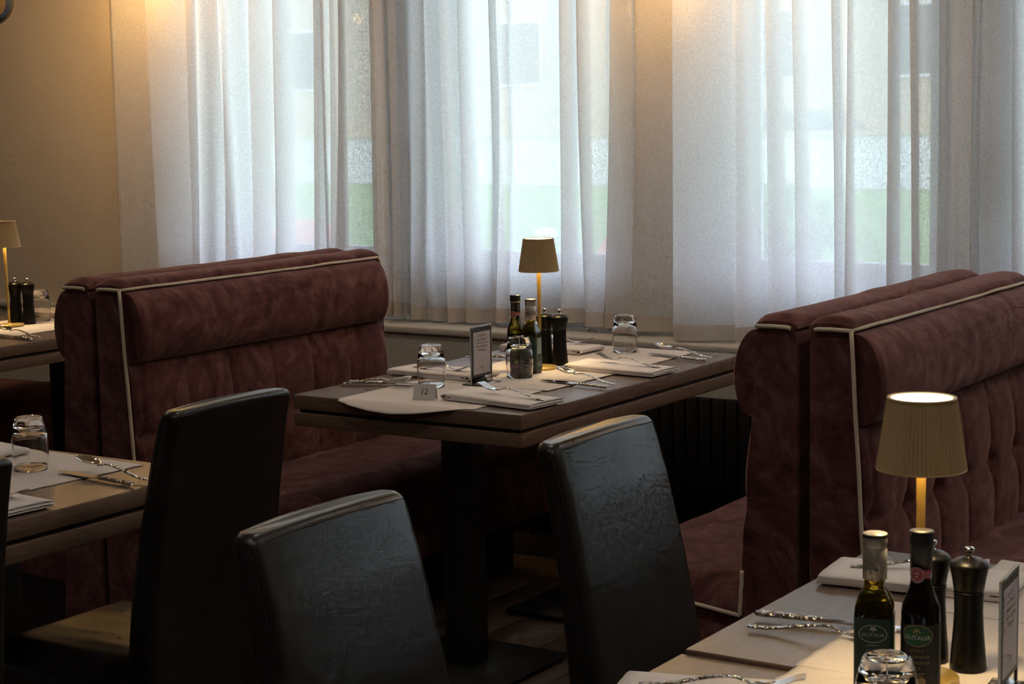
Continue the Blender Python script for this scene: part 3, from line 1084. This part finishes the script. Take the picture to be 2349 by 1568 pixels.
def vinegar_bottle(label, loc, rz, green=False):
    t = thing('vinegar_bottle', label, 'bottle', loc, rz, 'balsamic vinegar bottles')
    prof = [(.001, 0), (.022, 0), (.0240, .003), (.0243, .010), (.0243, .112), (.0230, .122), (.0185, .134), (.0150, .143), (.0132, .152), (.0128, .168), (.001, .168)]
    MB().lathe(prof, 48).obj('body', 'balsglass2' if green else 'balsglass', t)
    if green:
        MB().lathe([(.001, .004), (.021, .004), (.0222, .012), (.0222, .106), (.001, .1065)], 40).obj('vinegar', 'balsglass', t)
    MB().lathe([(.0132, .164), (.0136, .164), (.0138, .196), (.0146, .198), (.0150, .203), (.0146, .207), (.0150, .209), (.0153, .214), (.0147, .216), (.001, .216)], 40).obj('cap', 'capblack', t)
    MB().lathe([(.0139, .1955), (.0149, .1958), (.0149, .1985), (.0139, .1988)], 40, caps=False).obj('cap_rim', 'caprim' if green else 'capblack', t)
    rl = .0247
    lb = MB().lathe([(rl, .012), (rl, .101)], 64, caps=False).obj('label', 'labelblack', t)
    def fn(x, y, e=.0002): return ((rl + e) * cos(x / rl), (rl + e) * sin(x / rl), y)
    ov = ellipse_plate(lambda x, y: fn(x, y + .0880), .0195, .0135).obj('oval', 'ovalgreen', lb)
    ellipse_ring(lambda x, y: fn(x, y + .0880, .0004), .0200, .0140, .0011).obj('oval_border', 'printgold', lb)
    lettering('brand_lettering', 'OLITALIA', .0076, 'printwhite', lb, lambda x, y: fn(x, y + .0855, .0005), spacing=1.03)
    tree_mark(lambda x, y: fn(x, y, .0005), 0, .0895, .0080, 'printgold', lb)
    for i, s in enumerate(('ACETO', 'BALSAMICO', 'DI MODENA', 'I.G.P.')):
        lettering('product_lettering', s, .0056, 'printgold', lb, lambda x, y, i=i: fn(x, y + .0685 - i * .0074), spacing=1.05)
    mb = MB()
    for k, w in enumerate((.011, .008)):
        z = .0395 - k * .003
        for j in range(8):
            a, b = -w + 2 * w * j / 8, -w + 2 * w * (j + .8) / 8
            mb.add([fn(a, z), fn(b, z), fn(b, z + .0012), fn(a, z + .0012)], [(0, 1, 2, 3)])
    mb.obj('small_print', 'printgold', lb)
    ellipse_plate(lambda x, y: fn(x + .006, y + .0300), .0055, .0055, 20).obj('gold_seal', 'printgold', lb)
    mb = MB()
    for j in range(14):
        a, b = -.022 + .044 * j / 14, -.022 + .044 * (j + 1) / 14
        mb.add([fn(a, .0125), fn(b, .0125), fn(b, .0225), fn(a, .0225)], [(0, 1, 2, 3)])
    mb.obj('purple_band', 'purple', lb)
    for k in range(3):
        ellipse_plate(lambda x, y: fn(x - .007 + k * .007, y + .0178, .0004), .0014, .0030, 12).obj('grape_mark', 'printgold', lb)
    # red neck band with round seal
    rn = .0143
    def fk(x, y, e=0): return ((rn + e) * cos(x / rn), (rn + e) * sin(x / rn), y)
    mb = MB()
    for j in range(18):
        a, b = -.002 + .018 * j / 18, -.002 + .018 * (j + 1) / 18
        mb.add([fk(a, .158), fk(b, .158), fk(b, .169), fk(a, .169)], [(0, 1, 2, 3)])
    nb = mb.obj('neck_band', 'red', t)
    ellipse_plate(lambda x, y: fk(x - .003, y + .1625, .0006), .0098, .0098, 32).obj('seal', 'red', nb)
    ellipse_ring(lambda x, y: fk(x - .003, y + .1625, .0009), .0098, .0098, .0008).obj('seal_rim', 'printwhite', nb)
    ellipse_ring(lambda x, y: fk(x - .003, y + .1625, .0009), .0071, .0071, .0004).obj('seal_line', 'printwhite', nb)
    lettering('seal_lettering', 'AB', .0052, 'printwhite', nb, lambda x, y: fk(x - .003, y + .1647, .001), spacing=1.1)
    lettering('seal_lettering', 'M', .0052, 'printwhite', nb, lambda x, y: fk(x - .003, y + .1597, .001))
    for k in range(2):
        mb = MB(); mb.add([fk(a, b, .0004) for a, b in ((.0085, .1605 + k * .004), (.0145, .1605 + k * .004), (.0145, .1615 + k * .004), (.0085, .1615 + k * .004))], [(0, 1, 2, 3)])
        mb.obj('band_print', 'printwhite', nb)
    return t
CAM_AZ = math.atan2(-3.7191 - .6, 2.4289 + .38)
oil_bottle('green olive oil bottle behind the upturned glass on the laid table', (-.352, .596, ZT + .003), R(-86))
vinegar_bottle('dark vinegar bottle with red seal left of the oil on the laid table', (-.412, .610, ZT + .003), R(-72), True)
oil_bottle('large olive oil bottle with silver cap at the lower right', (1.555, -1.574, ZT + .003), R(-72))
vinegar_bottle('large black vinegar bottle with red seal in front of the lamp', (1.613, -1.566, ZT + .003), R(-80))
oil_bottle('dark bottle cut off by the left edge on the far left table', (-2.735, .742, ZT + .003), R(-60))

# ------------------------------------------------------------------ tumblers
def make_glass():
    t = thing('tumbler', '', 'glass', (0, 0, 0), 0, 'upturned water tumblers')
    out = [(.0338, 0), (.0345, .0004), (.0362, .012), (.0380, .032), (.0386, .048), (.0380, .064), (.0360, .080), (.0325, .096), (.0300, .1055), (.0285, .1105), (.0262, .113), (.0225, .1126), (.012, .1115), (.0005, .111)]
    inn = [(.0005, .0905), (.014, .0900), (.0245, .0875), (.0300, .0830), (.0335, .0760), (.0358, .064), (.0365, .048), (.0360, .032), (.0344, .012), (.0330, .0004)]
    MB().lathe(out + inn + [(.0338, 0)], 56, caps=False).obj('glass_body', 'glass', t)
    return t
gp = make_glass(); gu = []
for lab, x, y in (('upturned tumbler beside the number card on the laid table', -.459, .266), ('upturned tumbler in front of the bottles on the laid table', -.338, .514), ('upturned tumbler at the curtain end of the laid table', -.333, 1.089), ('upturned tumbler hidden behind the mills on the laid table', -.455, .815), ('upturned tumbler on the left edge table beside spoon and knife', -.548, -1.062), ('large upturned tumbler at the bottom edge before the oil bottle', 1.640, -1.744), ('upturned tumbler beside the mills on the far left table', -2.662, .905), ('upturned tumbler behind the clear sign at the lower right', 1.700, -1.250)):
    place(gp, gu, lab, (x, y, ZT + .0035 - (.006 if y < -1.6 else 0)), hsh(x * 9) * 6)

# ------------------------------------------------------------------ menu sign holders
def sign(label, loc, rz, front=True):
    t = thing('menu_stand', label, 'menu stand', loc, rz, 'clear acrylic menu stands')
    w, h = .0495, .157
    hp = MB().rbox(-.0016, .0016, -w, w, .004, h, .0006, 1).obj('holder_plate', 'acrylic', t)
    MB().rbox(.0012, .0024, -w - .0004, w + .0004, h - .0012, h + .0018, .0005, 1).obj('top_edge', simple('frosted_acrylic_edge', (.62, .68, .72), .3), t)
    for s_ in (-1, 1):
        MB().box(-.0014, .0018, s_ * w - .0006, s_ * w + .0006, .003, h).obj('side_edge', simple('acrylic_side', (.50, .54, .54), .3), t)
    MB().rbox(-.030, .030, -w, w, 0, .0035, .0008, 1).obj('foot', 'acrylic', t)
    pr_ = MB().box(-.0008, .0018, -w + .002, w - .002, .021, h - .004).obj('print_sheet', 'printborder', t)
    MB().box(-.0010, .0021, -w + .011, w - .008, .028, h - .015).obj('print_page', 'printpaper', pr_)
    fn = lambda x, y: (.0024, x + .001, y)
    if front:
        for i, s in enumerate(('Scan QR Code', 'Click on "Speisekarte"', 'Order from the menu', 'Follow on Social Media', 'We thank you')):
            lettering('instruction_lettering', s, .0072, 'ink', pr_, lambda x, y, i=i: fn(x * .78 + .001, y + .1315 - i * .0098))
            MB().box(.0022, .0024, -.0352, -.0346, .129 - i * .0098, .1335 - i * .0098).obj('bullet', 'greyprint', pr_)
    lettering('logo_lettering', 'Co', .012, 'ink', pr_, lambda x, y: fn(x, y + .0465))
    for k in range(3):
        MB().box(.0022, .0024, -.013 + k * .009, -.007 + k * .009, .036, .0362).obj('logo_line', 'greyprint', pr_)
    return t
sign('clear acrylic menu stand with printed page on the laid table', (-.368, .3705, ZT + .003), 0)
sign('clear acrylic menu stand cut by the right edge near the large mill', (1.700, -1.492, ZT + .003), R(6))

# number card
nc = thing('number_card', 'small white folded card reading 12 on the laid table', 'card', (-.347, .082, ZT + .004), R(-72))
def nface(x, y, e=0): return (.0125 - y * .30 + e, x, y * .95)
MB().add([nface(-.0295, 0), nface(.0295, 0), nface(.0295, .041), nface(-.0295, .041), nface(-.0295, 0, -.0006), nface(.0295, 0, -.0006), nface(.0295, .041, -.0006), nface(-.0295, .041, -.0006)],
         [(0, 1, 2, 3), (7, 6, 5, 4), (0, 4, 5, 1), (3, 2, 6, 7), (1, 5, 6, 2), (0, 3, 7, 4)]).obj('front_leaf', 'paper', nc)
MB().add([(-.0125 + y * .30 - e, x, y * .95) for e in (0, .0006) for x, y in ((-.0295, 0), (.0295, 0), (.0295, .041), (-.0295, .041))],
         [(0, 1, 2, 3), (7, 6, 5, 4), (0, 4, 5, 1), (3, 2, 6, 7), (1, 5, 6, 2), (0, 3, 7, 4)]).obj('rear_leaf', 'paper', nc)
lettering('number_lettering', '12', .021, 'ink', nc, lambda x, y: nface(x + .12 * y, y + .0205, .0006))

# ------------------------------------------------------------------ placemats and napkins
def placemat(label, x0, x1, y0, y1, rz=0, dz=0, seed=1.0, drape=None, ruffle=0):
    cx_, cy_ = (x0 + x1) / 2, (y0 + y1) / 2
    t = thing('placemat', label, 'placemat', (cx_, cy_, ZT), rz, 'pale cotton placemats')
    a, b = (x1 - x0) / 2, (y1 - y0) / 2
    def fn(u, v):
        x, y = -a + 2 * a * u, -b + 2 * b * v
        jx = .004 * (vnoise(y * 45 + seed, 1) - .5) * (abs(u - .5) > .49) + .006 * (vnoise(y * 7 + seed, 4) - .5)
        jy = .004 * (vnoise(x * 45 + seed, 2) - .5) * (abs(v - .5) > .49) + .006 * (vnoise(x * 7 + seed, 6) - .5)
        z = .0022 + dz + .0012 * (vnoise(x * 14 + seed, y * 12)) + ruffle * max(0, v - .45) * (vnoise(x * 30 + seed, y * 9))
        if drape is not None:
            y += (1 - v) ** 6 * (.040 * (2 * u - .85) ** 2)
            wy = cy_ + y
            e = drape - wy
            if e > 0:
                # beyond the table edge the cloth bends down
                z = .0022 + dz - e * e * 6 - e * .22
        return (x + jx, y + jy, z)
    MB().sheet(fn, 44, 56, .0013).obj('cloth', 'mat', t)
    return t
placemat('pale placemat drooping over the near edge under the number card', -.562, -.150, -.040, .362, R(1.0), 0, 1.0, .002)
placemat('pale placemat under the bottles in the middle of the laid table', -.560, -.135, .345, .800, R(-1), .0010, 2.0)
placemat('pale placemat at the curtain end of the laid table', -.562, -.140, .790, 1.190, R(1), 0, 3.0)
placemat('pale placemat under the tumbler on the left edge table', -.800, -.385, -1.300, -.900, R(-3), 0, 4.0)
placemat('pale placemat nearer the camera on the left edge table', -.800, -.385, -1.76, -1.330, R(1), 0, 4.7)
placemat('wrinkled pale placemat at the far end of the oil bottle table', 1.470, 1.880, -1.180, -.858, R(-2), .001, 5.0, None, .014)
placemat('pale placemat under the oil bottle at the lower right', 1.412, 1.880, -1.512, -1.150, R(1.5), 0, 6.0)
o_ = placemat('pale placemat at the bottom edge under the large tumbler', 1.415, 1.880, -1.985, -1.500, R(-2), 0, 7.0)
placemat('pale placemat under the lamp on the far left table', -2.800, -2.405, .540, 1.000, R(2), 0, 8.0)
placemat('pale placemat at the curtain end of the far left table', -2.800, -2.420, 1.00, 1.200, R(-1), 0, 9.0)

def make_napkin(seed=0, Lh=.150, Wd=.068, h=.0052):
    """folded cloth: fold at -x, open layered edges at +x"""
    t = thing('napkin', '', 'napkin', (0, 0, 0), 0, 'folded white napkins')
    mb = MB()
    def ribbon(zc0, zc1, xl, th, ext):
        path = []
        for k in range(12):
            q = k / 11
            path.append((Lh + ext + (xl - Lh - ext) * q, zc0))
        zr = (zc1 - zc0) / 2
        for k in range(1, 9):
            a = R(-90 - 180 * k / 9)
            path.append((xl + zr * 1.5 * cos(a), (zc0 + zc1) / 2 + zr * sin(a)))
        for k in range(12):
            q = k / 11
            path.append((xl + (Lh + ext - .002 - xl) * q, zc1))
        n = len(path)
        L = []
        for j in range(15):
            y = -Wd + 2 * Wd * j / 14
            up_, dn = [], []
            for i, (x, z) in enumerate(path):
                p0 = path[max(0, i - 1)]; p1 = path[min(n - 1, i + 1)]
                dx, dz_ = p1[0] - p0[0], p1[1] - p0[1]
                l_ = math.hypot(dx, dz_) or 1
                nx, nz = -dz_ / l_, dx / l_
                w = .0016 * (vnoise(x * 22 + seed, y * 26) - .4) * (z / .02)
                sag = 1 - .25 * smoothstep(-.12, .14, x) 
                edge = 1 - .25 * smoothstep(.75, 1, abs(y) / Wd)
                zz = z * sag * edge + w + .0012
                jy = y + .004 * (vnoise(x * 9 + seed, z * 300) - .5)
                up_.append((x + nx * th, jy, max(.0002, zz + nz * th)))
                dn.append((x - nx * th, jy, max(.0001, zz - nz * th)))
            L.append(up_ + dn[::-1])
        mb.loops(L)
    ribbon(.0020, .0168, -Lh + .012, .0012, 0)
    ribbon(.0055, .0130, -Lh + .022, .0012, -.003)
    ribbon(.0082, .0104, -Lh + .034, .0008, .001)
    mb.obj('cloth', 'napkin', t)
    return t
np_ = make_napkin(); nu = []
for lab, x, y, a in (('folded napkin with fork at the near right of the laid table', -.150, .142, R(-7)),
                     ('folded napkin with fork at the far right of the laid table', -.150, .742, R(-3)),
                     ('folded napkin with fork on the left side of the laid table', -.555, .452, R(176)),
                     ('folded napkin at the curtain end of the laid table', -.560, 1.035, R(178)),
                     ('folded napkin on the left edge table nearest the camera', -.375, -1.358, R(-4)),
                     ('folded napkin at the far corner of the left edge table', -.845, -.985, R(172)),
                     ('folded napkin with fork at the far corner of the oil bottle table', 1.415, -1.035, R(186)),
                     ('folded napkin with fork at the bottom edge of the picture', 1.412, -1.690, R(196)),
                     ('folded napkin on the far left table near the ochre wall', -2.80, 1.085, R(170))):
    place(np_, nu, lab, (x, y, ZT + .0038 - (.006 if y < -1.6 else 0)), a)

# ------------------------------------------------------------------ cutlery
def handle(mb, x0, x1, w0, w1, t0, t1, zf, n=18):
    L = []
    for i in range(n + 1):
        q = i / n
        x = x0 + (x1 - x0) * q
        w = w0 + (w1 - w0) * q; th = t0 + (t1 - t0) * q
        if i == 0: w *= .6; th *= .7
        z = zf(x)
        L.append([(x, w * cos(2 * PI * k / 12) * (1 if True else 0), z + th * sin(2 * PI * k / 12)) for k in range(12)])
    mb.loops(L)
def make_spoon():
    t = thing('spoon', '', 'spoon', (0, 0, 0), 0, 'hammered steel spoons')
    zf = lambda x: .003 + .011 * smoothstep(.02, .115, x) - .007 * smoothstep(.118, .15, x)
    mb = MB(); handle(mb, 0, .150, .0072, .0032, .0026, .0018, zf)
    mb.obj('handle', 'hammer', t)
    def bowl(u, v):
        a = 2 * PI * v
        r = u
        x = .1785 + .0335 * r * cos(a)
        w = .0205 * (1 + .10 * cos(a))
        y = w * r * sin(a)
        z = .0125 - .0085 * (1 - r * r) + .006 * (x - .150) / .06
        return (x, y, z)
    MB().sheet(bowl, 10, 36, .0010).obj('bowl', 'steel', t)
    return t
def make_fork():
    t = thing('fork', '', 'fork', (0, 0, 0), 0, 'hammered steel forks')
    zf = lambda x: .003 + .012 * smoothstep(.02, .112, x) - .010 * smoothstep(.118, .152, x)
    mb = MB(); handle(mb, 0, .148, .0070, .0032, .0026, .0018, zf)
    mb.obj('handle', 'hammer', t)
    def zh(x): return .0050 - .002 * smoothstep(.145, .165, x) + .013 * smoothstep(.160, .212, x)
    def head(u, v):
        x = .144 + .030 * u
        w = .0035 + .0085 * smoothstep(0, .75, u)
        return (x, -w + 2 * w * v, zh(x) + .0012 + .0015 * (2 * v - 1) ** 2)
    hd = MB().sheet(head, 10, 8, .0018)
    for k in range(4):
        y = -.0102 + k * .0068
        hd.loops([[(x, y + a * w, zh(x) + b) for a, b in ((-1, -.0006), (1, -.0006), (1, .0014), (-1, .0014))] for x, w in ((.172, .0019), (.185, .0017), (.198, .0015), (.2085, .0012), (.212, .0004))], smooth=False)
    hd.obj('tine_head', 'steel', t)
    return t
def make_knife():
    t = thing('table_knife', '', 'knife', (0, 0, 0), 0, 'hammered steel knives')
    mb = MB(); handle(mb, 0, .100, .0082, .0062, .0048, .0040, lambda x: .0052)
    mb.obj('handle', 'hammer', t)
    L = []
    for x, w, th, c in ((.098, .0045, .0030, 0), (.108, .0040, .0026, 0), (.116, .0085, .0012, .001), (.16, .0095, .0011, .001), (.20, .0090, .0010, .001), (.222, .0065, .0008, .003), (.232, .0015, .0005, .007)):
        L.append([(x, c - w, .0048 - th), (x, c + w, .0048 - th * .3), (x, c + w, .0048 + th * .3), (x, c - w, .0048 + th)])
    MB().loops(L, smooth=False).obj('blade', 'steel', t)
    return t
sp, su = make_spoon(), []
fk_, fu = make_fork(), []
kn, ku = make_knife(), []
def cut(proto, used, label, x, y, ang, z, pitch=0):
    o = place(proto, used, label, (x, y, z), R(ang))
    o.rotation_euler = (0, R(-pitch), R(ang))
Z0 = ZT + .003
cut(sp, su, 'spoon on the right side of the laid table beside the near knife', -.012, .476, 168.7, Z0 + .004, 4)
cut(kn, ku, 'knife on the right side of the laid table under the near spoon', -.012, .440, 171, Z0)
cut(sp, su, 'spoon at the far right corner of the laid table', -.018, 1.043, 170, Z0 + .004, 4)
cut(kn, ku, 'knife at the far right corner of the laid table', -.016, 1.006, 164, Z0)
cut(sp, su, 'spoon at the near left corner of the laid table', -.700, .180, 14, Z0 + .001, 3)
cut(kn, ku, 'knife at the near left corner of the laid table', -.695, .206, 15, Z0 + .001)
cut(kn, ku, 'knife on the left of the laid table behind the menu stand', -.700, .800, 4, Z0)
cut(sp, su, 'spoon on the left of the laid table behind the menu stand', -.698, .765, 6, Z0 + .001)
cut(fk_, fu, 'fork on the napkin at the near right of the laid table', -.006, .115, 174, ZT + .0185, 4)
cut(fk_, fu, 'fork on the napkin at the far right of the laid table', -.022, .740, 177, ZT + .0185, 4)
cut(fk_, fu, 'fork on the napkin on the left side of the laid table', -.650, .446, -6, ZT + .0185, 1)
cut(fk_, fu, 'fork on the napkin at the curtain end of the laid table', -.640, 1.035, 8, ZT + .0185, 2)
cut(sp, su, 'spoon on the left edge table beside the tumbler', -.226, -1.046, 177, Z0 + .004, 4)
cut(kn, ku, 'knife on the left edge table beside the tumbler', -.231, -1.084, 174, Z0)
cut(fk_, fu, 'fork on the napkin of the left edge table', -.47, -1.352, 4, ZT + .0185, 1)
cut(kn, ku, 'knife beside the oil bottle at the lower right', 1.272, -1.332, 7.5, Z0 + .002)
cut(fk_, fu, 'fork lying beside the knife and oil bottle at the lower right', 1.288, -1.390, 8, Z0 + .001)
cut(fk_, fu, 'fork on the napkin behind the oil bottle at the lower right', 1.302, -1.052, 18, ZT + .0185, 1)
cut(fk_, fu, 'fork on the napkin at the bottom edge of the picture', 1.297, -1.722, 20, ZT + .0125, 2)
cut(kn, ku, 'knife on the far left table before the lamp', -2.252, .490, 170, Z0)
cut(sp, su, 'spoon on the far left table before the lamp', -2.250, .524, 178, Z0 + .004, 4)

# ------------------------------------------------------------------ room lamps
def globe(label, loc):
    t = thing('globe_pendant', label, 'lamp', loc, 0, 'amber globe lamps')
    MB().lathe([(.001 + .085 * sin(R(a)), -.085 * cos(R(a))) for a in range(0, 176, 8)], 36, caps=False).obj('globe', 'globe', t)
    MB().lathe([(.001 + .02 * sin(R(a)), -.026 * cos(R(a))) for a in range(0, 181, 12)], 20).obj('bulb', 'bulb', t)
    MB().lathe([(.016, .02), (.018, .085), (.012, .10), (.004, .105)], 20).obj('socket', 'gold', t)
    MB().tube([(0, 0, .10), (0, 0, ZC - loc[2])], .003, 6).obj('cord', 'blacksteel', t)
    return t
globe('amber glass globe lamp at the top left corner', (-2.66, .74, 1.895))
globe('amber globe lamp hanging before the curtain above the left booth', (-2.52, 1.25, 2.02))
globe('amber globe lamp hanging before the curtain above the laid table', (-.33, 1.25, 1.97))
globe('amber globe lamp hanging before the curtain above the right booth', (1.70, 1.20, 2.14))
k = 0
for y, row_x in ((-2.75, (.9, 2.1)), (-1.0, (-2.2, .55, 2.6, 4.3)), (.45, (-2.6, -.3, 1.9, 4.0))):
    for x in row_x:
        k += 1
        row = {-2.75: 'just before the camera', -1.0: 'over the aisle tables', .45: 'over the booth tables'}[y]
        side = ('leftmost', 'second from left', 'third from left', 'rightmost')[row_x.index(x)] if len(row_x) == 4 else ('left one', 'right one')[row_x.index(x)]
        t = thing('downlight', 'round warm ceiling downlight, %s in the row %s' % (side, row), 'lamp', (x, y, ZC), 0, 'ceiling downlights')
        MB().lathe([(.045, -.012), (.06, -.012), (.062, -.006), (.06, 0), (.045, 0)], 32, caps=False).obj('ring', 'frame', t)
        MB().lathe([(.001, -.006), (.045, -.006), (.045, -.002), (.001, -.002)], 24).obj('disc', 'down', t)
